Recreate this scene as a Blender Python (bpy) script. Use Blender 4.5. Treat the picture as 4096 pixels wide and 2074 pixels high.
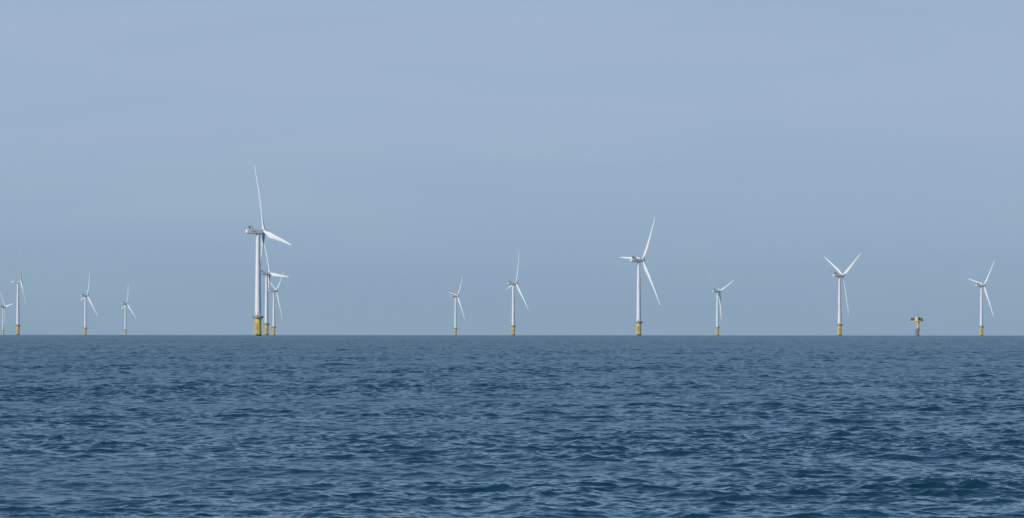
import bpy, bmesh, math
import numpy as np
from mathutils import Matrix, Vector

for o in list(bpy.data.objects):
    bpy.data.objects.remove(o)
SC = bpy.context.scene
COL = SC.collection

# ------------------------------------------------------------------ camera
EARTH = 6371000.0                    # the sea curves away, so far bases sink behind the horizon
EYE = 2.9                            # height of the lens above the water
PITCH = math.radians(0.9691)
ROLL = 0.0007
cam_data = bpy.data.cameras.new('camera')
cam_data.sensor_width = 36.0
cam_data.sensor_fit = 'HORIZONTAL'
cam_data.lens = 150.0
cam_data.clip_start = 0.5
cam_data.clip_end = 60000.0
cam = bpy.data.objects.new('camera', cam_data)
COL.objects.link(cam)
fwd = Vector((0, math.cos(PITCH), math.sin(PITCH)))
up0 = Vector((0, -math.sin(PITCH), math.cos(PITCH)))
rt0 = Vector((1, 0, 0))
rt = rt0 * math.cos(ROLL) + up0 * math.sin(ROLL)
up = up0 * math.cos(ROLL) - rt0 * math.sin(ROLL)
cam.matrix_world = Matrix(((rt.x, up.x, -fwd.x, 0), (rt.y, up.y, -fwd.y, 0),
                           (rt.z, up.z, -fwd.z, EYE), (0, 0, 0, 1)))
SC.camera = cam

# ------------------------------------------------------------------ light
SUN_ELEV = math.radians(25)
SUN_AZ = math.radians(-128)          # clockwise from the view direction (+Y): from the left, a little behind
sun_dir = Vector((math.sin(SUN_AZ) * math.cos(SUN_ELEV), math.cos(SUN_AZ) * math.cos(SUN_ELEV), math.sin(SUN_ELEV)))
sun_data = bpy.data.lights.new('sun', 'SUN')
sun_data.energy = 2.6
sun_data.angle = math.radians(0.5)
sun_data.color = (1.0, 0.95, 0.87)
sun = bpy.data.objects.new('sun', sun_data)
sun.rotation_euler = sun_dir.to_track_quat('Z', 'Y').to_euler()
COL.objects.link(sun)

world = bpy.data.worlds.new('World')
SC.world = world
world.use_nodes = True
wn, wl = world.node_tree.nodes, world.node_tree.links
wn.clear()
w_out = wn.new('ShaderNodeOutputWorld')
w_bg = wn.new('ShaderNodeBackground')
w_bg.inputs['Strength'].default_value = 0.1
w_sky = wn.new('ShaderNodeTexSky')
w_sky.sky_type = 'NISHITA'
w_sky.sun_disc = False
w_sky.sun_elevation = SUN_ELEV
w_sky.sun_rotation = SUN_AZ % (2 * math.pi)
w_sky.altitude = 0
w_sky.air_density = 1.0
w_sky.dust_density = 1.0
w_sky.ozone_density = 1.5
SKY_K = 1.25
w_tc = wn.new('ShaderNodeTexCoord')
w_sep = wn.new('ShaderNodeSeparateXYZ')
wl.new(w_tc.outputs['Generated'], w_sep.inputs[0])


def ramp(nodes, links, src, stops, interp='EASE'):
    r = nodes.new('ShaderNodeValToRGB')
    r.color_ramp.interpolation = interp
    e = r.color_ramp.elements
    while len(e) < len(stops):
        e.new(0.5)
    for el, (p, c) in zip(e, stops):
        el.position = p
        el.color = tuple(c) + (1,) if len(c) == 3 else c
    links.new(src, r.inputs[0])
    return r


def srgb(r, g, b, k=1.0):
    def f(v):
        v /= 255.0
        return k * (v / 12.92 if v <= 0.04045 else ((v + 0.055) / 1.055) ** 2.4)
    return (f(r), f(g), f(b))


# the band of pale veil low over the sea (first few degrees), then the clear sky above it
w_map = wn.new('ShaderNodeMapRange')
w_map.inputs['From Min'].default_value = 0.0
w_map.inputs['From Max'].default_value = 0.1
wl.new(w_sep.outputs['Z'], w_map.inputs['Value'])
w_band = ramp(wn, wl, w_map.outputs[0], [
    (0.0, srgb(137, 163, 186)), (0.10, srgb(141, 167, 190)), (0.26, srgb(149, 174, 198)),
    (0.52, srgb(160, 181, 206)), (0.80, srgb(157, 178, 205)), (1.0, srgb(150, 174, 204))], 'B_SPLINE')
# very thin stretched cirrus streaks and a broad unevenness
w_mp = wn.new('ShaderNodeMapping')
w_mp.inputs['Scale'].default_value = (7.0, 7.0, 60.0)
w_mp.inputs['Rotation'].default_value = (0, math.radians(4), 0)
wl.new(w_tc.outputs['Generated'], w_mp.inputs[0])
w_n1 = wn.new('ShaderNodeTexNoise')
w_n1.inputs['Scale'].default_value = 1.0
w_n1.inputs['Detail'].default_value = 5.0
w_n1.inputs['Roughness'].default_value = 0.55
w_n1.inputs['Distortion'].default_value = 0.6
wl.new(w_mp.outputs[0], w_n1.inputs['Vector'])
w_cl = ramp(wn, wl, w_n1.outputs['Fac'], [(0.28, (0.958, 0.964, 0.976)), (0.5, (1.008, 0.998, 0.994)), (0.74, (1.05, 1.034, 1.012))], 'LINEAR')
w_mul = wn.new('ShaderNodeMix')
w_mul.data_type = 'RGBA'
w_mul.blend_type = 'MULTIPLY'
w_mul.inputs[0].default_value = 1.0
wl.new(w_band.outputs[0], w_mul.inputs[6])
wl.new(w_cl.outputs[0], w_mul.inputs[7])
w_band10 = wn.new('ShaderNodeVectorMath')
w_band10.operation = 'SCALE'
w_band10.inputs['Scale'].default_value = 10.0
wl.new(w_mul.outputs[2], w_band10.inputs[0])
w_skyk = wn.new('ShaderNodeVectorMath')
w_skyk.operation = 'MULTIPLY'
w_skyk.inputs[1].default_value = (SKY_K * 0.82, SKY_K * 0.98, SKY_K * 1.07)
wl.new(w_sky.outputs[0], w_skyk.inputs[0])
w_mask = wn.new('ShaderNodeMapRange')
w_mask.interpolation_type = 'SMOOTHSTEP'
w_mask.inputs['From Min'].default_value = 0.07
w_mask.inputs['From Max'].default_value = 0.26
wl.new(w_sep.outputs['Z'], w_mask.inputs['Value'])
w_mix = wn.new('ShaderNodeMix')
w_mix.data_type = 'RGBA'
wl.new(w_mask.outputs[0], w_mix.inputs[0])
wl.new(w_band10.outputs[0], w_mix.inputs[6])
wl.new(w_skyk.outputs[0], w_mix.inputs[7])
wl.new(w_mix.outputs[2], w_bg.inputs['Color'])
wl.new(w_bg.outputs[0], w_out.inputs['Surface'])

SC.view_settings.view_transform = 'Standard'
SC.view_settings.look = 'None'
SC.view_settings.exposure = 0.0
SC.view_settings.gamma = 1.0
SC.view_settings.use_curve_mapping = False
SC.render.film_transparent = False
SC.cycles.max_bounces = 6
SC.cycles.use_denoising = True


# ------------------------------------------------------------------ materials
def principled(name, base, rough=0.5, metallic=0.0, noise=None, bump=None):
    """noise: (scale xyz, other colour, lo, hi) mixes in a second colour in blotches fixed to the object."""
    m = bpy.data.materials.new(name)
    m.use_nodes = True
    n, l = m.node_tree.nodes, m.node_tree.links
    b = n['Principled BSDF']
    b.inputs['Base Color'].default_value = (*base, 1)
    b.inputs['Roughness'].default_value = rough
    b.inputs['Metallic'].default_value = metallic
    last = None
    if noise:
        tc = n.new('ShaderNodeTexCoord')
        oi = n.new('ShaderNodeObjectInfo')
        add = n.new('ShaderNodeVectorMath')
        add.operation = 'ADD'
        sc = n.new('ShaderNodeVectorMath')
        sc.operation = 'SCALE'
        sc.inputs[0].default_value = (37.0, 61.0, 13.0)
        l.new(oi.outputs['Random'], sc.inputs['Scale'])
        l.new(tc.outputs['Object'], add.inputs[0])
        l.new(sc.outputs[0], add.inputs[1])
        prev = (*base, 1)
        prev_out = None
        for (s, colr, lo, hi, amt) in noise:
            mp = n.new('ShaderNodeMapping')
            mp.inputs['Scale'].default_value = s
            l.new(add.outputs[0], mp.inputs[0])
            nz = n.new('ShaderNodeTexNoise')
            nz.inputs['Scale'].default_value = 1.0
            nz.inputs['Detail'].default_value = 4.0
            l.new(mp.outputs[0], nz.inputs['Vector'])
            mr = n.new('ShaderNodeMapRange')
            mr.inputs['From Min'].default_value = lo
            mr.inputs['From Max'].default_value = hi
            mr.inputs['To Max'].default_value = amt
            l.new(nz.outputs['Fac'], mr.inputs['Value'])
            mx = n.new('ShaderNodeMix')
            mx.data_type = 'RGBA'
            l.new(mr.outputs[0], mx.inputs[0])
            if prev_out is None:
                mx.inputs[6].default_value = prev
            else:
                l.new(prev_out, mx.inputs[6])
            mx.inputs[7].default_value = (*colr, 1)
            prev_out = mx.outputs[2]
        l.new(prev_out, b.inputs['Base Color'])
        last = prev_out
    return m


def growth_band(m, z0, z1, colr):
    """Weed and damp growing on a pile up to the tide line, with a ragged upper edge."""
    n, l = m.node_tree.nodes, m.node_tree.links
    b = n['Principled BSDF']
    old = b.inputs['Base Color'].links[0].from_socket
    tc = n.new('ShaderNodeTexCoord')
    sep = n.new('ShaderNodeSeparateXYZ')
    l.new(tc.outputs['Object'], sep.inputs[0])
    nz = n.new('ShaderNodeTexNoise')
    nz.inputs['Scale'].default_value = 0.9
    nz.inputs['Detail'].default_value = 3.0
    l.new(tc.outputs['Object'], nz.inputs['Vector'])
    ad = n.new('ShaderNodeMath')
    ad.operation = 'MULTIPLY_ADD'
    ad.inputs[1].default_value = -1.2
    l.new(nz.outputs['Fac'], ad.inputs[0])
    l.new(sep.outputs['Z'], ad.inputs[2])
    mr = n.new('ShaderNodeMapRange')
    mr.inputs['From Min'].default_value = z0 - 0.6
    mr.inputs['From Max'].default_value = z1 - 0.6
    mr.inputs['To Min'].default_value = 1.0
    mr.inputs['To Max'].default_value = 0.0
    l.new(ad.outputs[0], mr.inputs['Value'])
    mx = n.new('ShaderNodeMix')
    mx.data_type = 'RGBA'
    l.new(mr.outputs[0], mx.inputs[0])
    l.new(old, mx.inputs[6])
    mx.inputs[7].default_value = (*colr, 1)
    l.new(mx.outputs[2], b.inputs['Base Color'])


M_WHITE = principled('white_paint', (0.76, 0.78, 0.79), 0.42, noise=[((0.5, 0.5, 0.12), (0.56, 0.58, 0.58), 0.48, 0.75, 0.6)])
M_BLADE = principled('blade_gelcoat', (0.84, 0.855, 0.855), 0.35, noise=[((0.3, 0.3, 0.1), (0.64, 0.65, 0.65), 0.5, 0.75, 0.5)])
M_NAC = principled('nacelle_shell', (0.66, 0.70, 0.70), 0.45, noise=[((0.4, 0.4, 0.6), (0.48, 0.51, 0.51), 0.45, 0.75, 0.6)])
M_DARK = principled('dark_metal', (0.045, 0.05, 0.055), 0.6, noise=[((1, 1, 1), (0.09, 0.095, 0.10), 0.4, 0.7, 0.7)])
M_RAD = principled('radiator_core', (0.12, 0.125, 0.14), 0.6, noise=[((0.4, 6, 6), (0.05, 0.05, 0.06), 0.4, 0.7, 0.8)])
M_GALV = principled('galvanised_steel', (0.32, 0.35, 0.37), 0.55, 0.2, noise=[((1, 1, 1), (0.20, 0.22, 0.25), 0.4, 0.7, 0.8)])
M_YEL = principled('yellow_paint', (0.88, 0.61, 0.13), 0.5, noise=[
    ((0.5, 0.5, 0.5), (0.80, 0.59, 0.18), 0.45, 0.7, 0.7),
    ((1.6, 1.6, 0.14), (0.45, 0.30, 0.07), 0.58, 0.74, 0.5)])
growth_band(M_YEL, 0.85, 1.35, (0.022, 0.024, 0.018))
M_YRAIL = principled('yellow_rail_paint', (0.60, 0.45, 0.10), 0.5, noise=[((1, 1, 1), (0.4, 0.28, 0.08), 0.5, 0.75, 0.6)])
M_PALE = principled('pale_worn_yellow', (0.62, 0.55, 0.33), 0.55, noise=[((0.8, 0.8, 0.3), (0.45, 0.34, 0.14), 0.5, 0.7, 0.7)])
M_CREAM = principled('weathered_cream_paint', (0.60, 0.48, 0.27), 0.6, noise=[
    ((0.9, 0.9, 0.3), (0.46, 0.32, 0.14), 0.48, 0.7, 0.8)])
M_PILE = principled('rusty_yellow_pile', (0.76, 0.46, 0.13), 0.6, noise=[
    ((0.9, 0.9, 0.5), (0.36, 0.17, 0.06), 0.50, 0.66, 0.8)])
growth_band(M_PILE, 0.5, 1.0, (0.02, 0.022, 0.016))
M_RUST = principled('red_rust_steel', (0.26, 0.085, 0.06), 0.7, noise=[((1, 1, 0.6), (0.14, 0.07, 0.06), 0.45, 0.7, 0.9)])
M_PANEL = principled('dark_blue_panel', (0.045, 0.055, 0.085), 0.35, noise=[((0.9, 0.9, 0.9), (0.16, 0.17, 0.20), 0.52, 0.66, 0.7)])
M_BOX = principled('yellow_cabin_paint', (0.74, 0.48, 0.12), 0.5, noise=[((0.9, 0.9, 0.5), (0.42, 0.27, 0.07), 0.52, 0.72, 0.6)])
M_BRACKET = principled('weathered_machinery_paint', (0.15, 0.13, 0.10), 0.6, noise=[((0.8, 0.8, 0.8), (0.30, 0.22, 0.09), 0.5, 0.7, 0.8)])
M_RED = principled('red_lamp_glass', (0.09, 0.028, 0.03), 0.3)
M_SPOT = principled('receptor_metal', (0.22, 0.21, 0.21), 0.5)
M_TIP = principled('blade_tip_metal', (0.16, 0.14, 0.14), 0.5)


# ------------------------------------------------------------------ mesh helpers
class MB:
    def __init__(self):
        self.v, self.f, self.mi, self.sm = [], [], [], []

    def add(self, verts, faces, mi=0, smooth=False):
        k = len(self.v)
        self.v += [tuple(p) for p in verts]
        for fc in faces:
            self.f.append(tuple(i + k for i in fc))
            self.mi.append(mi)
            self.sm.append(smooth)

    def box(self, c, s, mi=0, rz=0.0):
        cx, cy, cz = c
        sx, sy, sz = s[0] / 2, s[1] / 2, s[2] / 2
        ca, sa = math.cos(rz), math.sin(rz)
        vs = [(cx + ca * x - sa * y, cy + sa * x + ca * y, cz + z)
              for z in (-sz, sz) for x, y in ((-sx, -sy), (sx, -sy), (sx, sy), (-sx, sy))]
        self.add(vs, [(3, 2, 1, 0), (4, 5, 6, 7), (0, 1, 5, 4), (1, 2, 6, 5), (2, 3, 7, 6), (3, 0, 4, 7)], mi)

    def lathe(self, prof, n=48, mi=0, cap=True, smooth=True, c=(0, 0)):
        """prof: (radius, z) from bottom to top; hard creases by repeating a point."""
        vs, fs = [], []
        for r, z in prof:
            for i in range(n):
                a = 2 * math.pi * i / n
                vs.append((c[0] + r * math.cos(a), c[1] + r * math.sin(a), z))
        for j in range(len(prof) - 1):
            if prof[j] == prof[j + 1]:
                continue
            for i in range(n):
                k = (i + 1) % n
                fs.append((j * n + i, j * n + k, (j + 1) * n + k, (j + 1) * n + i))
        self.add(vs, fs, mi, smooth)
        if cap:
            m = len(prof) - 1
            b = [vs[i] for i in range(n)]
            t = [vs[m * n + i] for i in range(n)]
            self.add(b, [tuple(reversed(range(n)))], mi)
            self.add(t, [tuple(range(n))], mi)

    def tube(self, pts, r, n=8, mi=0):
        pts = [Vector(p) for p in pts]
        vs, fs = [], []
        for i, p in enumerate(pts):
            d = (pts[min(i + 1, len(pts) - 1)] - pts[max(i - 1, 0)]).normalized()
            a = Vector((0, 0, 1)) if abs(d.z) < 0.9 else Vector((1, 0, 0))
            u = d.cross(a).normalized()
            w = d.cross(u)
            for k in range(n):
                t = 2 * math.pi * k / n
                vs.append(p + (u * math.cos(t) + w * math.sin(t)) * r)
        for i in range(len(pts) - 1):
            for k in range(n):
                q = (k + 1) % n
                fs.append((i * n + k, i * n + q, (i + 1) * n + q, (i + 1) * n + k))
        self.add(vs, fs, mi, True)
        self.add(vs[:n], [tuple(reversed(range(n)))], mi)
        self.add(vs[-n:], [tuple(range(n))], mi)

    def loft(self, rings, mi=0, cap=True, smooth=True):
        n = len(rings[0])
        vs = [p for r in rings for p in r]
        fs = []
        for j in range(len(rings) - 1):
            for i in range(n):
                k = (i + 1) % n
                fs.append((j * n + i, j * n + k, (j + 1) * n + k, (j + 1) * n + i))
        self.add(vs, fs, mi, smooth)
        if cap:
            self.add(rings[0], [tuple(reversed(range(n)))], mi, False)
            self.add(rings[-1], [tuple(range(n))], mi, False)

    def prism(self, poly, axis_a, axis_b, off, thick, mi=0):
        """poly of (a, b) pairs swept along the third axis from off to off + thick (a and b: index of x, y, z)."""
        ax = [i for i in range(3) if i not in (axis_a, axis_b)][0]
        rows = []
        for o_ in (off, off + thick):
            r = []
            for a, b in poly:
                p = [0, 0, 0]
                p[axis_a], p[axis_b], p[ax] = a, b, o_
                r.append(tuple(p))
            rows.append(r)
        n = len(poly)
        self.add(rows[0] + rows[1], [tuple(range(n)), tuple(range(2 * n - 1, n - 1, -1))] +
                 [(i, i + n, (i + 1) % n + n, (i + 1) % n) for i in range(n)], mi)

    def build(self, name, mats, parent=None):
        me = bpy.data.meshes.new(name)
        me.from_pydata(self.v, [], self.f)
        for m in (mats if isinstance(mats, (list, tuple)) else [mats]):
            me.materials.append(m)
        me.polygons.foreach_set('material_index', self.mi)
        me.polygons.foreach_set('use_smooth', self.sm)
        bm = bmesh.new()
        bm.from_mesh(me)
        bmesh.ops.recalc_face_normals(bm, faces=bm.faces)
        bm.to_mesh(me)
        bm.free()
        o = bpy.data.objects.new(name, me)
        COL.objects.link(o)
        if parent is not None:
            o.parent = parent
        return o


def copy_tree(o, parent=None):
    c = o.copy()
    COL.objects.link(c)
    c.parent = parent
    for ch in list(o.children):
        copy_tree(ch, c)
    return c


# ------------------------------------------------------------------ sea
WIND = math.radians(180 + 68)        # the wind sea runs towards the left and a little towards the viewer


def octave_tile(lam_hi, lam_lo, length, n, rot, spread, rng, slope_density):
    """One periodic tile of random sea holding the wavelengths lam_lo..lam_hi: height and choppy shifts, and its slope variance."""
    k1 = 2 * np.pi * np.fft.fftfreq(n, length / n)
    kx, ky = np.meshgrid(k1, k1, indexing='ij')
    k = np.hypot(kx, ky)
    k[0, 0] = 1e-6
    # smooth band edges in log-wavelength
    ll = np.log(2 * np.pi / k)
    e = 0.12
    win = np.clip((ll - np.log(lam_lo)) / e + 0.5, 0, 1) * np.clip((np.log(lam_hi) - ll) / e + 0.5, 0, 1)
    th = np.arctan2(ky, kx) + rot - WIND
    c2 = np.cos(th / 2) ** 2
    d = c2 ** spread + 0.06
    amp = np.sqrt(np.maximum(win * d, 0)) * k ** -2.0
    z = (rng.normal(size=(n, n)) + 1j * rng.normal(size=(n, n))) * amp
    h = np.fft.ifft2(z)
    s1 = np.fft.ifft2(1j * kx * z).real
    s2 = np.fft.ifft2(1j * ky * z).real
    mss = (s1 ** 2 + s2 ** 2).mean()
    want = slope_density * math.log(lam_hi / lam_lo)
    f = math.sqrt(want / mss)
    dx = np.fft.ifft2(1j * kx / k * z).real * f
    dy = np.fft.ifft2(1j * ky / k * z).real * f
    return np.stack([h.real * f, dx, dy], -1).astype(np.float32), want


def sea():
    rng = np.random.default_rng(11)
    # angles: fine around the view, coarse elsewhere (measured from +Y, clockwise)
    fine = 0.00026
    half = 0.14
    a = list(np.arange(-half, half, fine))
    step, t = fine, half
    side = []
    while t < math.pi:
        side.append(t)
        step = min(step * 1.35, 0.09)
        t += step
    side = np.array(side)
    ang = np.concatenate([-side[::-1], a, side])
    ang = ang[np.concatenate([[True], np.diff(ang) > 1e-6])]
    ang = ang[:-1] if 2 * math.pi - (ang[-1] - ang[0]) < 0.01 else ang
    dang = np.gradient(ang)
    # radii
    rs, r = [], 0.8
    while r < 13600:
        rs.append(r)
        if r < 45:
            r *= 1.02
        elif r < 7000:
            r *= 1.0 + DR * min(1.0, 0.55 + r / 300.0)
        else:
            r *= 1.03
    rs = np.array(rs)
    drs = np.gradient(rs)
    nr, na = len(rs), len(ang)
    X0 = (rs[:, None] * np.sin(ang)[None]).astype(np.float32)
    Y0 = (rs[:, None] * np.cos(ang)[None]).astype(np.float32)
    P = np.zeros((nr, na, 3), np.float32)
    lost = np.full((nr, na), 0.0008, np.float32)
    sp = np.maximum(drs[:, None], rs[:, None] * dang[None] * 1.0).astype(np.float32)
    # gusts: slow patches where the small ripples are stronger or weaker
    gust = np.ones((nr, na), np.float32)
    for lam, am in ((310, .10), (121, .14), (47, .16), (19, .14)):
        for q in range(4):
            th = rng.uniform(0, 2 * np.pi)
            kk = 2 * np.pi / lam * rng.uniform(.7, 1.4)
            gust += am * 0.65 * np.sin(kk * (math.cos(th) * X0 + math.sin(th) * Y0) + rng.uniform(0, 6.28)).astype(np.float32)
    gust = np.clip(gust, 0.45, 1.6)
    crest = np.zeros((nr, na), np.float32)
    for q, (lam_hi, lam_lo, dens, spread, chop) in enumerate(OCTAVES):
        lam = math.sqrt(lam_hi * lam_lo)
        rot = 0.7 * q + 0.31
        L = lam * (26.0 + 3.7 * math.sin(q * 2.3))
        n = 512
        tile, mss = octave_tile(lam_hi, lam_lo, L, n, rot, spread, rng, dens)
        rows = np.where(sp.min(1) < lam_lo / 1.2)[0]
        keep_all = np.zeros((nr, na), np.float32)
        if len(rows):
            r1 = rows[-1] + 1
            w = np.clip((lam_lo / sp[:r1] - 1.0) / 1.4, 0, 1)
            if lam < 2.6:
                w = w * gust[:r1]
            keep_all[:r1] = w
            cr, sr = math.cos(rot), math.sin(rot)
            x, y = X0[:r1].astype(np.float64), Y0[:r1].astype(np.float64)
            u = (cr * x + sr * y) / L * n
            v = (-sr * x + cr * y) / L * n
            iu, iv = np.floor(u).astype(np.int64), np.floor(v).astype(np.int64)
            fu, fv = (u - iu).astype(np.float32)[..., None], (v - iv).astype(np.float32)[..., None]
            iu0, iv0 = iu % n, iv % n
            iu1, iv1 = (iu + 1) % n, (iv + 1) % n
            g = tile[iu0, iv0] * (1 - fu) * (1 - fv)
            g += tile[iu1, iv0] * fu * (1 - fv)
            g += tile[iu0, iv1] * (1 - fu) * fv
            g += tile[iu1, iv1] * fu * fv
            P[:r1, :, 2] += g[..., 0] * w
            if 0.4 < lam < 4:
                crest[:r1] += g[..., 0] / tile[..., 0].std() * w * 0.55
            P[:r1, :, 0] += (cr * g[..., 1] - sr * g[..., 2]) * w * chop
            P[:r1, :, 1] += (sr * g[..., 1] + cr * g[..., 2]) * w * chop
        lost += mss * np.clip(1 - np.minimum(keep_all, 1) ** 2, 0, 1)
    P[..., 0] += X0
    P[..., 1] += Y0
    P[..., 2] -= (X0.astype(np.float64) ** 2 + Y0.astype(np.float64) ** 2) / (2 * EARTH)
    rough = np.sqrt(np.sqrt(np.clip(lost * ROUGH_K, 0, 1)))      # alpha^2 = k * slope variance, roughness = sqrt(alpha)
    idx = np.arange(nr * na, dtype=np.int32).reshape(nr, na)
    nxt = np.roll(idx, -1, axis=1)
    quads = np.stack([idx[:-1], idx[1:], nxt[1:], nxt[:-1]], -1).reshape(-1, 4)[:, ::-1]
    nq = len(quads)
    me = bpy.data.meshes.new('sea')
    me.vertices.add(nr * na)
    me.vertices.foreach_set('co', P.reshape(-1))
    me.loops.add(nq * 4 + na)
    me.loops.foreach_set('vertex_index', np.concatenate([quads.reshape(-1), idx[0][::-1]]).astype(np.int32))
    me.polygons.add(nq + 1)
    me.polygons.foreach_set('loop_start', np.arange(0, nq * 4 + 1, 4, dtype=np.int32))
    me.polygons.foreach_set('use_smooth', np.ones(nq + 1, bool))
    at = me.attributes.new('ripple', 'FLOAT', 'POINT')
    at.data.foreach_set('value', rough.reshape(-1).astype(np.float32))
    at = me.attributes.new('crest', 'FLOAT', 'POINT')
    at.data.foreach_set('value', crest.reshape(-1))
    me.update(calc_edges=True)
    if me.polygons[0].normal.z < 0:
        me.flip_normals()
    print('sea', nr, na, nq, 'rms height', P[:800, :, 2].std())
    m = bpy.data.materials.new('sea_water')
    m.use_nodes = True
    n, l = m.node_tree.nodes, m.node_tree.links
    b = n['Principled BSDF']
    b.inputs['Base Color'].default_value = (*WATER, 1)
    b.inputs['IOR'].default_value = 1.333
    av = n.new('ShaderNodeAttribute')
    av.attribute_name = 'ripple'
    # a few flecks of foam on the sharpest crests
    ac = n.new('ShaderNodeAttribute')
    ac.attribute_name = 'crest'
    tc = n.new('ShaderNodeTexCoord')
    nz = n.new('ShaderNodeTexNoise')
    nz.inputs['Scale'].default_value = 22.0
    nz.inputs['Detail'].default_value = 4.0
    l.new(tc.outputs['Object'], nz.inputs['Vector'])
    ad = n.new('ShaderNodeMath')
    ad.operation = 'MULTIPLY_ADD'
    ad.inputs[1].default_value = 2.2
    l.new(nz.outputs['Fac'], ad.inputs[0])
    l.new(ac.outputs['Fac'], ad.inputs[2])
    mr = n.new('ShaderNodeMapRange')
    mr.inputs['From Min'].default_value = FOAM
    mr.inputs['From Max'].default_value = FOAM + 0.4
    l.new(ad.outputs[0], mr.inputs['Value'])
    mx = n.new('ShaderNodeMix')
    mx.data_type = 'RGBA'
    l.new(mr.outputs[0], mx.inputs[0])
    mx.inputs[6].default_value = (*WATER, 1)
    mx.inputs[7].default_value = (0.55, 0.6, 0.62, 1)
    l.new(mx.outputs[2], b.inputs['Base Color'])
    l.new(av.outputs['Fac'], b.inputs['Roughness'])
    me.materials.append(m)
    o = bpy.data.objects.new('sea', me)
    o['kind'] = 'structure'
    o['label'] = 'choppy dark blue sea with small wavelets reaching to the horizon'
    o['category'] = 'sea'
    COL.objects.link(o)
    return o


DR = 0.0005
FOAM = 6.1
HAZE = 0.9e-5
WATER = (0.005, 0.038, 0.066)
ROUGH_K = 0.2
S = 0.0056
# longest and shortest wavelength, slope variance per unit of ln(wavelength), narrowness of direction, choppiness
OCTAVES = [
    (12, 6.4, S * 0.12, 7, 1.0), (6.4, 3.4, S * 0.4, 6, 1.2), (3.4, 1.75, S * 0.9, 5, 1.4), (1.75, 0.92, S * 1.4, 4.5, 1.4),
    (0.92, 0.48, S * 1.7, 4, 1.4), (0.48, 0.25, S * 1.8, 3.5, 1.4), (0.25, 0.13, S * 1.1, 3, 1.3), (0.13, 0.07, S * 0.3, 2, 0.9)]
sea()

# ------------------------------------------------------------------ wind turbine
HUB_Z = 80.0
HUB_U = 4.6
PITCH_SET = 6.0
BLADE_R = 55.0
TILT = math.radians(6)
DECK_Z = 13.8


def superellipse(w, h, n=32, e=5.0):
    pts = []
    for i in range(n):
        t = 2 * math.pi * i / n
        c, s = math.cos(t), math.sin(t)
        pts.append((w / 2 * math.copysign(abs(c) ** (2 / e), c), h / 2 * math.copysign(abs(s) ** (2 / e), s)))
    return pts


def foundation_mesh():
    m = MB()
    m.lathe([(2.72, -14), (2.72, 3.55), (2.72, 3.55), (2.55, 3.75), (2.55, 3.75), (2.55, DECK_Z - 1.0), (2.55, DECK_Z - 1.0),
             (2.75, DECK_Z - 0.75), (2.75, DECK_Z - 0.16)], 64)
    for z in (8.4,):
        m.lathe([(2.56, z), (2.60, z), (2.60, z + .12), (2.56, z + .12)], 64, cap=False)
    return m


def polar(r, az, z):
    """az clockwise from the direction away from the camera."""
    return (r * math.sin(az), r * math.cos(az), z)


BOAT = math.radians(218)             # side on which boats berth


def boat_landing_mesh():
    m = MB()
    ca, sa = math.sin(BOAT), math.cos(BOAT)
    tx, ty = sa, -ca

    def at(out, lat, z):
        return ((2.6 + out) * ca + lat * tx, (2.6 + out) * sa + lat * ty, z)
    for lat in (-0.95, 0.95):
        m.tube([at(1.15, lat, -4), at(1.15, lat, 9.0), at(1.0, lat, 9.6), at(0.3, lat, 10.1), at(-0.2, lat, 10.1)], 0.20, 10, 0)
        for z in (1.6, 5.4, 8.6):
            m.tube([at(1.15, lat, z), at(-0.25, lat * 0.9, z + 0.5)], 0.15, 8, 1)
    for z in (1.9, 5.6):
        m.tube([at(1.15, -0.95, z), at(1.15, 0.95, z)], 0.12, 8, 1)
    return m


def ladder_mesh():
    m = MB()
    ca, sa = math.sin(BOAT), math.cos(BOAT)
    tx, ty = sa, -ca

    def at(out, lat, z):
        return ((2.6 + out) * ca + lat * tx, (2.6 + out) * sa + lat * ty, z)
    for lat in (-0.28, 0.28):
        m.tube([at(0.75, lat, -1), at(0.75, lat, DECK_Z + 1.0)], 0.06, 6)
    z = 0.0
    while z < DECK_Z:
        m.tube([at(0.75, -0.28, z), at(0.75, 0.28, z)], 0.03, 5)
        z += 0.45
    for z in (3.5, 7.2, 11.0):
        for lat in (-0.28, 0.28):
            m.tube([at(0.75, lat, z), at(-0.15, lat, z)], 0.05, 5)
    # rest platform half way up
    m.box(at(0.55, 0.0, 7.3), (1.1, 1.6, 0.12), 0, math.radians(90) - BOAT)
    return m


def platform_mesh():
    m = MB()
    m.lathe([(2.3, DECK_Z - 0.15), (4.0, DECK_Z - 0.15), (4.0, DECK_Z - 0.15), (4.0, DECK_Z + 0.05), (4.0, DECK_Z + 0.05), (2.3, DECK_Z + 0.05)], 40, 0, cap=False, smooth=False)
    for i in range(12):
        az = math.radians(30 * i + 8)
        p1, p2, p3 = polar(2.70, az, DECK_Z - 0.26), polar(3.7, az, DECK_Z - 0.26), polar(2.70, az, DECK_Z - 0.8)
        m.tube([p1, p2], 0.14, 6, 1)
        m.tube([p3, p2], 0.11, 6, 1)
    return m


def railing_mesh():
    m = MB()
    n = 24
    for i in range(n):
        a = 2 * math.pi * i / n
        m.tube([polar(4.0, a, DECK_Z), polar(4.0, a, DECK_Z + 1.3)], 0.05, 5)
    seg = 72
    for z, r in ((0.35, 0.035), (0.67, 0.035), (0.98, 0.035), (1.3, 0.05)):
        m.tube([polar(4.0, 2 * math.pi * k / seg, DECK_Z + z) for k in range(seg + 1)], r, 5)
    # kick plate round the deck edge
    m.lathe([(4.03, DECK_Z + 0.06), (4.03, DECK_Z + 0.24), (4.03, DECK_Z + 0.24), (3.98, DECK_Z + 0.24), (3.98, DECK_Z + 0.24), (3.98, DECK_Z + 0.06)], 40, 0, cap=False, smooth=False)
    return m


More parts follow.
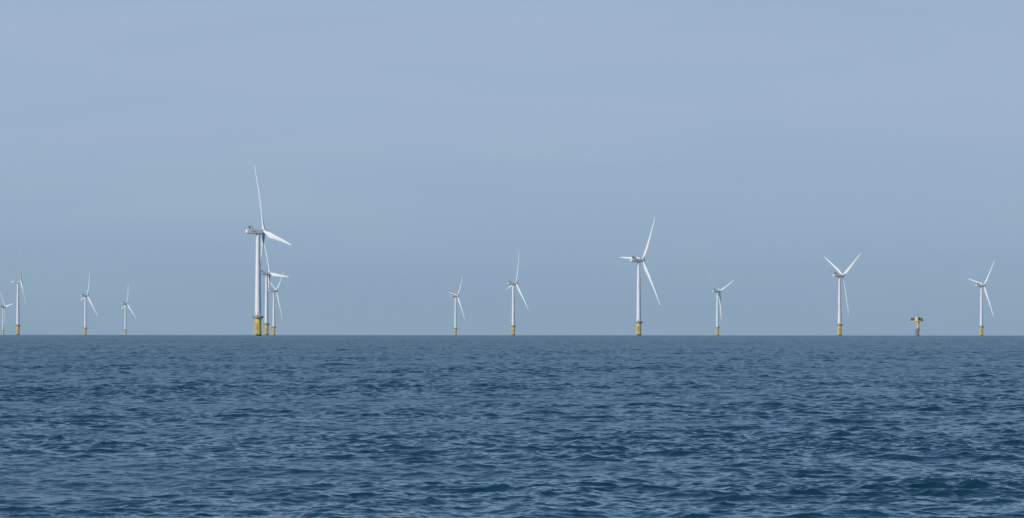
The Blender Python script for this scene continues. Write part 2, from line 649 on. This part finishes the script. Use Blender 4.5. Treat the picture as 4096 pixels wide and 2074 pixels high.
def cabinet_mesh(az0, az1, r0, r1, z0, z1):
    m = MB()
    n = 6
    ring = []
    for k in range(n + 1):
        ring.append((r1, az0 + (az1 - az0) * k / n))
    for k in range(n, -1, -1):
        ring.append((r0, az0 + (az1 - az0) * k / n))
    b = [polar(r, a, z0) for r, a in ring]
    t = [polar(r, a, z1) for r, a in ring]
    m.loft([b, t], 0, True, False)
    return m


def crane_mesh():
    m = MB()
    az = BOAT + math.radians(-8)
    p = polar(3.55, az, DECK_Z + 0.02)
    q = Vector(p)
    m.tube([q, q + Vector((0, 0, 2.6))], 0.16, 8)
    m.tube([q + Vector((0, 0, 2.6)), q + Vector((0.12, -0.1, 4.7))], 0.09, 8)
    m.tube([q + Vector((0, 0, 1.9)), q + Vector((0.10, -0.08, 3.9))], 0.06, 6)
    m.box(q + Vector((0.0, 0, 2.0)), (0.5, 0.45, 0.7))
    return m


def tower_mesh():
    m = MB()
    z0, z1 = DECK_Z + 0.06, HUB_Z - 2.3
    prof = []
    r0, r1 = 2.46, 1.57
    cuts = [z0, z0 + 0.25, z0 + 0.25]
    k = 14
    for i in range(k + 1):
        z = z0 + 0.25 + (z1 - z0 - 0.25) * i / k
        t = (z - z0) / (z1 - z0)
        prof.append((r0 + (r1 - r0) * t, z))
    m.lathe([(2.52, z0), (2.52, z0 + 0.22), (2.52, z0 + 0.22)] + prof, 64)
    # flanges between the tower sections
    for t in (0.30, 0.64):
        z = z0 + (z1 - z0) * t
        r = r0 + (r1 - r0) * t
        m.lathe([(r - 0.02, z - 0.12), (r + 0.022, z - 0.12), (r + 0.022, z + 0.12), (r - 0.02, z + 0.12)], 64, cap=False)
    return m


def tower_door_mesh():
    m = MB()
    az = math.radians(186)
    out = Vector(polar(1, az, 0))
    rz = -az
    c = out * 2.42
    m.box((c.x, c.y, DECK_Z + 1.6), (0.95, 0.22, 2.1), 0, rz)
    return m


def tower_vent_mesh(z):
    m = MB()
    az = math.radians(186)
    c = Vector(polar(1, az, 0)) * 2.46
    m.box((c.x, c.y, DECK_Z + z), (0.5, 0.2, 0.28), 0, -az)
    return m


NAC_W, NAC_H = 3.8, 3.75


def nacelle_mesh():
    """Along +X towards the hub, origin on the tower axis at hub height."""
    m = MB()
    rings = []
    prof = [(-10.05, 0.03, 2.2), (-10.02, 0.40, 2.3), (-9.92, 0.66, 2.6), (-9.75, 0.83, 3.0), (-9.5, 0.94, 3.8), (-9.25, 0.985, 5.0), (-9.05, 1.0, 6.0),
            (2.6, 1.0, 6.0), (2.95, 0.97, 5.5), (3.05, 0.90, 4.5)]
    for u, s, e in prof:
        rings.append([(u, y, z) for y, z in superellipse(NAC_W * s, NAC_H * s, 40, e)])
    m.loft(rings, 0)
    # collar from the shell to the spinner
    m2 = []
    for u, r in ((3.0, 1.55), (3.35, 1.5)):
        m2.append([(u, r * math.cos(2 * math.pi * i / 32), r * math.sin(2 * math.pi * i / 32)) for i in range(32)])
    m.loft(m2, 1)
    # yaw bearing skirt over the tower top
    m.lathe([(1.72, -2.35), (1.72, -1.8)], 32, 1)
    # narrow dark strip low on both flanks below the cooler
    for sgn in (-1, 1):
        m.box((-3.7, sgn * (NAC_W / 2 + 0.005), 0.16), (3.3, 0.06, 0.26), 2)
    return m


def cooler_mesh():
    m = MB()
    poly = [(-7.45, 4.45), (-5.55, 4.45), (-3.1, 1.80), (-1.7, 0.95), (-1.7, 0.42), (-5.7, 0.42)]
    for y in (-NAC_W / 2 - 0.13, NAC_W / 2 + 0.01):
        m.prism(poly, 0, 2, y, 0.12, 0)
    # top and front fairing sheet between the cheeks
    w = NAC_W + 0.02
    m.prism([(-7.45, 4.45), (-5.55, 4.45), (-5.60, 4.30), (-7.40, 4.30)], 0, 2, -w / 2, w, 0)
    m.prism([(-5.62, 4.29), (-5.45, 4.29), (-3.15, 1.84), (-3.4, 1.84)], 0, 2, -w / 2, w, 0)
    return m


def radiator_mesh():
    m = MB()
    w = NAC_W - 0.1
    m.prism([(-7.25, 4.29), (-6.95, 4.29), (-5.85, 1.80), (-6.2, 1.80)], 0, 2, -w / 2, w, 0)
    # frame bars of the core
    for k in range(5):
        y = -w / 2 + w * k / 4
        m.prism([(-7.32, 4.25), (-7.24, 4.25), (-6.19, 1.85), (-6.27, 1.85)], 0, 2, y - 0.05, 0.1, 1)
    for t in (0.04, 0.5, 0.94):
        x, z = -7.27 + 1.05 * t, 4.25 - 2.4 * t
        m.prism([(x - 0.07, z + .06), (x + 0.02, z + .06), (x + 0.05, z - .06), (x - 0.04, z - .06)], 0, 2, -w / 2, w, 1)
    return m


def sensor_mesh():
    m = MB()
    m.tube([(-6.0, -0.9, 4.4), (-6.0, -0.9, 5.5)], 0.05, 6)
    m.tube([(-6.0, -1.3, 5.3), (-6.0, -0.5, 5.3)], 0.04, 6)
    for y in (-1.3, -0.5):
        m.lathe([(0.1, 5.3), (0.12, 5.45), (0.04, 5.55)], 8, c=(-6.0, y))
    return m


def lamp_mesh(y):
    m = MB()
    m.lathe([(0.20, 1.86), (0.20, 2.05), (0.20, 2.05), (0.15, 2.3), (0.05, 2.38)], 12, c=(1.2, y))
    return m


def hub_mesh():
    """Spinner along +X, origin at the rotor centre."""
    m = MB()
    prof = [(-1.55, 1.45), (-1.4, 1.72), (-0.9, 1.88), (0.0, 1.95), (0.7, 1.86), (1.4, 1.60), (2.1, 1.22), (2.6, 0.75), (2.85, 0.35), (2.92, 0.1)]
    rings = [[(u, r * math.cos(2 * math.pi * i / 40), r * math.sin(2 * math.pi * i / 40)) for i in range(40)] for u, r in prof]
    m.loft(rings)
    return m


def blade_sections():
    """(r, chord, thickness ratio, twist deg)"""
    return [(1.2, 2.3, 1.0, 16), (2.6, 2.3, 1.0, 16), (4.2, 2.55, 0.82, 16), (6.5, 3.35, 0.58, 14.5), (9.0, 4.0, 0.42, 12.5), (11.0, 4.2, 0.35, 11),
            (14.0, 4.0, 0.31, 9), (18.0, 3.6, 0.30, 7), (23.0, 3.1, 0.29, 5), (29.0, 2.6, 0.28, 3.2), (36.0, 2.15, 0.27, 1.8),
            (43.0, 1.72, 0.26, 0.8), (48.5, 1.36, 0.25, 0.2), (52.0, 1.05, 0.24, 0), (53.7, 0.80, 0.24, 0), (54.2, 0.66, 0.24, 0)]


def blade_off(r):
    t = r / BLADE_R
    return 2.9 * t + 2.2 * t * (1 - t)


def blade_ring(r, ch, tr, tw, n=24):
    """Blade along +Z; axial (upwind) +X; leading edge +Y."""
    pts = []
    tw = -math.radians(tw + PITCH_SET)
    round_ = max(0.0, min(1.0, (tr - 0.4) / 0.6))
    for i in range(n):
        a = 2 * math.pi * i / n
        # airfoil: x along the chord from the leading edge (0) to the trailing edge (1)
        xc = 0.5 - 0.5 * math.cos(a)
        sgn = 1 if a < math.pi else -1
        yt = 5 * tr * (0.2969 * math.sqrt(xc) - 0.126 * xc - 0.3516 * xc ** 2 + 0.2843 * xc ** 3 - 0.1036 * xc ** 4)
        yt = max(yt, 0.012)
        fy = 0.30 - xc
        fx = sgn * yt * (0.8 if sgn > 0 else 1.0)
        cy, cx = 0.5 * math.cos(a), 0.5 * tr * math.sin(a)
        y = (fy * (1 - round_) + cy * round_) * ch
        x = (fx * (1 - round_) + cx * round_) * ch
        pts.append((x * math.cos(tw) - y * math.sin(tw) + blade_off(r), x * math.sin(tw) + y * math.cos(tw), r))
    return pts


def blade_mesh():
    m = MB()
    secs = blade_sections()
    rings = []
    for (a, b) in zip(secs[:-1], secs[1:]):
        k = 3 if b[0] - a[0] > 2.4 else 1
        for j in range(k):
            t = j / k
            rings.append(blade_ring(*[p + (q - p) * t for p, q in zip(a, b)]))
    rings.append(blade_ring(*secs[-1]))
    m.loft(rings, 0)
    # lightning receptors: small dark discs set in both faces
    for r in (9.0, 17.5, 26.0, 34.5):
        i = max(k for k in range(len(secs)) if secs[k][0] <= r)
        a, b = secs[i], secs[i + 1]
        t = (r - a[0]) / (b[0] - a[0])
        sec = blade_ring(*[p + (q - p) * t for p, q in zip(a, b)])
        for idx in (6, 18):
            c = Vector(sec[idx])
            d = Vector(sec[idx + 1]) - Vector(sec[idx - 1])
            nrm = Vector((d.y, -d.x, 0)).normalized()
            if (nrm.x > 0) != (idx == 6):
                nrm = -nrm
            m.tube([c - nrm * 0.05, c + nrm * 0.03], 0.15, 10, 1)
    return m


def blade_tip_mesh():
    m = MB()
    m.loft([blade_ring(54.2, 0.66, 0.24, 0), blade_ring(54.7, 0.45, 0.24, 0), blade_ring(54.95, 0.18, 0.24, 0)])
    return m


def make_turbine():
    root = bpy.data.objects.new('wind_turbine', None)
    root.empty_display_size = 5
    COL.objects.link(root)
    root['category'] = 'wind turbine'
    root['group'] = 'wind turbines standing in the sea'
    fo = foundation_mesh().build('foundation', [M_YEL], root)
    boat_landing_mesh().build('boat_landing', [M_PALE, M_YRAIL], fo)
    ladder_mesh().build('ladder', [M_YRAIL], fo)
    pl = platform_mesh().build('platform', [M_GALV, M_YRAIL], root)
    railing_mesh().build('railing', [M_GALV], pl)
    cabinet_mesh(math.radians(78), math.radians(128), 2.9, 3.9, DECK_Z + 0.06, DECK_Z + 1.25).build('cabinet', [M_DARK], pl)
    cabinet_mesh(math.radians(160), math.radians(200), 3.3, 3.85, DECK_Z + 0.06, DECK_Z + 1.0).build('locker', [M_YRAIL], pl)
    cabinet_mesh(math.radians(262), math.radians(288), 3.0, 3.9, DECK_Z + 0.06, DECK_Z + 1.3).build('cabinet', [M_GALV], pl)
    crane_mesh().build('crane', [M_GALV], pl)
    tw = tower_mesh().build('tower', [M_WHITE], root)
    tower_door_mesh().build('door', [M_GALV], tw)
    for z in (3.1, 4.4):
        tower_vent_mesh(z).build('vent', [M_DARK], tw)
    na = nacelle_mesh().build('nacelle', [M_NAC, M_GALV, M_DARK], root)
    na.location = (0, 0, HUB_Z - 0.3)
    cooler_mesh().build('cooler_housing', [M_NAC], na)
    radiator_mesh().build('radiator', [M_RAD, M_DARK], na)
    sensor_mesh().build('wind_sensor', [M_GALV], na)
    for y in (-0.9,):
        lamp_mesh(y).build('warning_lamp', [M_RED], na)
    hub_mesh().build('hub', [M_WHITE], root)
    b = blade_mesh().build('blade', [M_BLADE, M_SPOT], root)
    blade_tip_mesh().build('blade_tip', [M_TIP], b)
    for k in range(2):
        copy_tree(b, root)
    return root


def pose(root, x, y, yaw, phi, label, feather=0.0):
    """Set a turbine down at x, y on the curved sea, its nacelle turned to yaw, its first blade phi round from the top."""
    root.location = (x, y, -(x * x + y * y) / (2 * EARTH))
    root['label'] = label
    yaw, phi = math.radians(yaw), math.radians(phi)
    a = Vector((math.cos(yaw) * math.cos(TILT), math.sin(yaw) * math.cos(TILT), math.sin(TILT)))
    e1 = Vector((math.sin(yaw), -math.cos(yaw), 0))
    e2 = e1.cross(a)
    if e2.z < 0:
        e2 = -e2
    hub = Vector((HUB_U * math.cos(yaw), HUB_U * math.sin(yaw), HUB_Z))
    k = 0
    for ch in root.children:
        kind = ch.name.split('.')[0]
        if kind == 'nacelle':
            ch.rotation_euler = (0, 0, yaw)
        elif kind == 'hub':
            s = e2.cross(a)
            ch.matrix_local = Matrix(((a.x, s.x, e2.x, hub.x), (a.y, s.y, e2.y, hub.y), (a.z, s.z, e2.z, hub.z), (0, 0, 0, 1)))
        elif kind == 'blade':
            p = phi + k * 2 * math.pi / 3
            k += 1
            z = e2 * math.cos(p) + e1 * math.sin(p)
            yv = z.cross(a)          # leading edge: the way the rotor turns
            if (yv - (e2 * math.sin(p) - e1 * math.cos(p))).length > 1:
                yv = -yv
            f = math.radians(feather)
            xv = a * math.cos(f) - yv * math.sin(f)
            yv = yv * math.cos(f) + a * math.sin(f)
            ch.matrix_local = Matrix(((xv.x, yv.x, z.x, hub.x), (xv.y, yv.y, z.y, hub.y), (xv.z, yv.z, z.z, hub.z), (0, 0, 0, 1)))


TURBINES = [
    (-194.1, 3261.7, 21.9, 102.4, 'largest and nearest wind turbine, one blade almost upright and a broad blade reaching out sideways'),
    (-1384.2, 11609.9, 31.0, 81.6, 'tiny far wind turbine at the left picture edge, its rear and one blade cut off'),
    (-746.6, 6448.3, 6.9, 10.7, 'wind turbine with rotor seen edge-on as one thin vertical line, beside the cut-off one', -7.0),
    (-864.5, 8646.1, 27.4, 19.1, 'taller of the two small turbines standing alone between the left edge and the biggest turbine'),
    (-967.3, 10678.2, 28.2, 13.4, 'smaller and shorter of the two small lone turbines left of the biggest turbine'),
    (-317.4, 5518.9, 26.0, 96.0, 'wind turbine standing directly behind the biggest one, its rear hidden by that tower'),
    (-427.3, 7658.7, 21.9, 50.4, 'smallest of the cluster of three turbines, two blades raised in a V'),
    (-114.8, 8676.7, 21.7, 37.7, 'small wind turbine first right of the cluster of three, rear blade nearly level'),
    (2.1, 6594.8, 20.8, 20.4, 'mid-sized turbine in the middle, one upright blade and a short blade drooping behind its tower'),
    (134.7, 4532.1, 27.5, 33.8, 'second largest wind turbine, one blade lying level behind its nacelle', -3.0),
    (368.8, 7657.2, 28.0, 67.0, 'small turbine just right of the second largest, one long blade slanting up right', 26.0),
    (436.4, 5682.4, 27.0, 58.6, 'turbine with two blades raised in a wide even V, left of the small yellow platform', -12.0),
    (748.8, 6806.2, 23.8, 41.6, 'rightmost wind turbine, standing right of the small yellow platform near the picture edge'),
]
proto = make_turbine()
for i, t in enumerate(TURBINES):
    pose(proto if i == 0 else copy_tree(proto), *t)


# ------------------------------------------------------------------ monitoring platform on a single pile
def make_platform(x, y):
    root = bpy.data.objects.new('monitoring_platform', None)
    COL.objects.link(root)
    root.location = (x, y, -(x * x + y * y) / (2 * EARTH))
    root.scale = (0.727, 0.727, 0.727)
    root['category'] = 'sea platform'
    root['label'] = 'small yellow sea platform with dark panels and thin mast on one rusty pile'
    m = MB()
    m.lathe([(1.38, -14), (1.38, 6.6), (1.38, 6.6), (1.5, 6.7), (1.5, 7.0), (1.5, 7.0)], 40)
    m.build('pile', [M_PILE], root)
    m = MB()
    m.lathe([(1.42, 7.0), (1.62, 8.0), (1.62, 8.0), (1.58, 8.4), (1.58, 15.0), (1.58, 15.0), (2.2, 15.9)], 40)
    m.tube([(1.55, -0.9, 7.2), (1.55, -0.9, 15.9)], 0.22, 8)
    m.build('column', [M_CREAM], root)
    # collar walkway with braces
    m = MB()
    m.lathe([(1.5, 8.1), (2.35, 8.1), (2.35, 8.1), (2.35, 8.25), (2.35, 8.25), (1.5, 8.25)], 28, cap=False, smooth=False)
    for i in range(8):
        az = math.radians(45 * i + 20)
        m.tube([polar(2.3, az, 8.1), polar(1.4, az, 6.4)], 0.11, 6)
        m.tube([polar(2.3, az, 8.2), polar(2.3, az, 9.2)], 0.05, 5)
    m.tube([polar(2.3, 2 * math.pi * k / 40, 9.2) for k in range(41)], 0.05, 5)
    # small bracket arm sticking out
    m.tube([(1.3, -0.4, 6.9), (2.6, -0.8, 8.8)], 0.17, 6)
    m.build('collar_walkway', [M_GALV], root)
    # berthing frame with fender tubes
    m = MB()
    for px, py in ((-3.05, -0.9), (-1.25, -2.1)):
        m.tube([(px, py, -3), (px, py, 7.0)], 0.19, 8)
        for z in (2.6, 5.8):
            m.tube([(px, py, z), (px * 0.3, py * 0.25, z)], 0.12, 6, 1)
    for z in (2.7, 5.9):
        m.tube([(-3.05, -0.9, z), (-1.25, -2.1, z)], 0.12, 6, 1)
    m.tube([(-0.7, -2.0, -2), (-0.7, -2.0, 6.6)], 0.13, 8)
    be = m.build('berthing_frame', [M_RUST, M_DARK], root)
    m = MB()
    for px in (-2.35, -1.95):
        m.tube([(px, -1.5, -1), (px, -1.5, 8.0)], 0.05, 6)
    z = 0.0
    while z < 8:
        m.tube([(-2.35, -1.5, z), (-1.95, -1.5, z)], 0.03, 5)
        z += 0.4
    m.build('ladder', [M_RUST], be)
    # deck, turned so that its corner points at the camera
    rz = math.radians(-32)
    ca, sa = math.cos(rz), math.sin(rz)

    def loc(u, v, z):
        return (ca * u - sa * v - 0.4, sa * u + ca * v, z)
    m = MB()
    c = loc(-1.2, 0.4, 16.2)
    m.box(c, (12.2, 6.6, 0.55), 0, rz)
    m.build('deck', [M_CREAM], root)
    # cabin
    m = MB()
    c = loc(0.0, -0.3, 18.35)
    m.box(c, (3.5, 5.0, 3.7), 0, rz)
    c = loc(0.0, -0.3, 20.26)
    m.box(c, (3.7, 5.2, 0.16), 0, rz)
    cab = m.build('cabin', [M_BOX], root)
    m = MB()
    m.box(loc(-0.3, -2.84, 17.6), (1.0, 0.08, 1.9), 0, rz)
    m.build('door', [M_YEL], cab)
    # slanted dark panels on the far left of the deck
    m = MB()
    rows = []
    for u, z in ((-7.2, 16.5), (-6.6, 19.7), (-2.0, 19.7), (-2.0, 16.5)):
        rows.append((u, z))
    b = [loc(u, -2.85, z) for u, z in rows]
    t = [loc(u, -2.55, z) for u, z in rows]
    m.loft([b, t], 0, True, False)
    # left end wall
    e = [loc(-7.25, -2.5, 16.5), loc(-6.65, -2.5, 19.7), loc(-6.65, 3.0, 19.7), loc(-7.25, 3.0, 16.5)]
    e2 = [(p[0] + 0.2 * ca, p[1] + 0.2 * sa, p[2]) for p in e]
    m.loft([e, e2], 0, True, False)
    pa = m.build('panel_wall', [M_PANEL], root)
    m = MB()
    for u in (-6.9, -5.3, -3.7, -2.1):
        m.tube([loc(u, -2.92, 16.5), loc(u + (0.55 if u < -6 else 0), -2.92, 19.75)], 0.07, 5)
    m.tube([loc(-7.2, -2.92, 16.6), loc(-2.0, -2.92, 16.6)], 0.07, 5)
    m.tube([loc(-6.6, -2.92, 19.75), loc(-2.0, -2.92, 19.75)], 0.07, 5)
    m.tube([loc(-4.6, -2.92, 18.9), loc(-3.4, -2.92, 17.6)], 0.05, 5)
    m.tube([loc(-5.2, -2.6, 19.7), loc(-5.2, -2.6, 20.5)], 0.05, 5)
    m.lathe([(0.18, 20.4), (0.18, 20.8)], 8, c=loc(-5.2, -2.6, 0)[:2])
    m.build('panel_frame', [M_GALV], pa)
    # equipment at the right-hand end
    m = MB()
    m.box(loc(2.9, 1.9, 18.0), (2.0, 1.9, 3.0), 0, rz)
    m.box(loc(2.9, 1.9, 19.65), (1.5, 1.5, 0.3), 0, rz)
    m.build('machinery', [M_BRACKET], root)
    m = MB()
    m.box(loc(4.3, -0.9, 17.1), (0.9, 0.8, 1.2), 0, rz)
    m.build('locker', [M_GALV], root)
    m = MB()
    P = [(2.2, -2.75), (4.8, -2.75), (4.8, 3.6), (-1.8, 3.6)]
    for (u0, v0), (u1, v1) in zip(P[:-1], P[1:]):
        n = max(2, int(math.hypot(u1 - u0, v1 - v0) / 0.9))
        for k in range(n + 1):
            u, v = u0 + (u1 - u0) * k / n, v0 + (v1 - v0) * k / n
            m.tube([loc(u, v, 16.5), loc(u, v, 17.75)], 0.06, 5)
        for z in (16.95, 17.35, 17.75):
            m.tube([loc(u0, v0, z), loc(u1, v1, z)], 0.055, 5)
    m.build('railing', [M_DARK], root)
    # davit
    m = MB()
    q = Vector(loc(4.4, 2.6, 16.5))
    m.tube([q, q + Vector((0, 0, 2.4)), q + Vector((0.35, -0.2, 2.9))], 0.13, 6)
    m.build('davit', [M_DARK], root)
    # instrument mast
    m = MB()
    bx, by = loc(0.9, -0.6, 0)[:2]
    m.tube([(bx, by, 20.3), (bx, by, 28.6)], 0.14, 8)
    for k in range(3):
        a = math.radians(120 * k + 20)
        m.tube([(bx + 0.55 * math.cos(a), by + 0.55 * math.sin(a), 20.3), (bx, by, 25.0)], 0.05, 5)
    for z, hw in ((27.9, 2.4), (22.9, 2.2)):
        m.tube([(bx - hw, by, z), (bx + hw, by, z)], 0.06, 6)
        for s in (-1, 1):
            m.lathe([(0.12, z), (0.2, z + 0.15), (0.2, z + 0.25), (0.05, z + 0.4)], 8, c=(bx + s * hw, by))
    m.lathe([(0.22, 27.7), (0.26, 28.0), (0.22, 28.3)], 10, c=(bx, by))
    m.build('instrument_mast', [M_GALV], root)
    return root


make_platform(314.0, 3300.0)


# ------------------------------------------------------------------ sea air
hz = MB()
hz.box((0, 0, 57), (28400, 28400, 164))
m_air = bpy.data.materials.new('sea_air')
m_air.use_nodes = True
an, al = m_air.node_tree.nodes, m_air.node_tree.links
an.clear()
a_out = an.new('ShaderNodeOutputMaterial')
a_vol = an.new('ShaderNodeVolumePrincipled')
a_vol.inputs['Color'].default_value = (0.72, 0.84, 0.95, 1)
a_vol.inputs['Density'].default_value = HAZE
a_vol.inputs['Anisotropy'].default_value = 0.0
al.new(a_vol.outputs[0], a_out.inputs['Volume'])
haze = hz.build('haze', [m_air])
haze['kind'] = 'stuff'
haze['label'] = 'thin pale sea haze between the camera and the far turbines'
haze['category'] = 'haze'
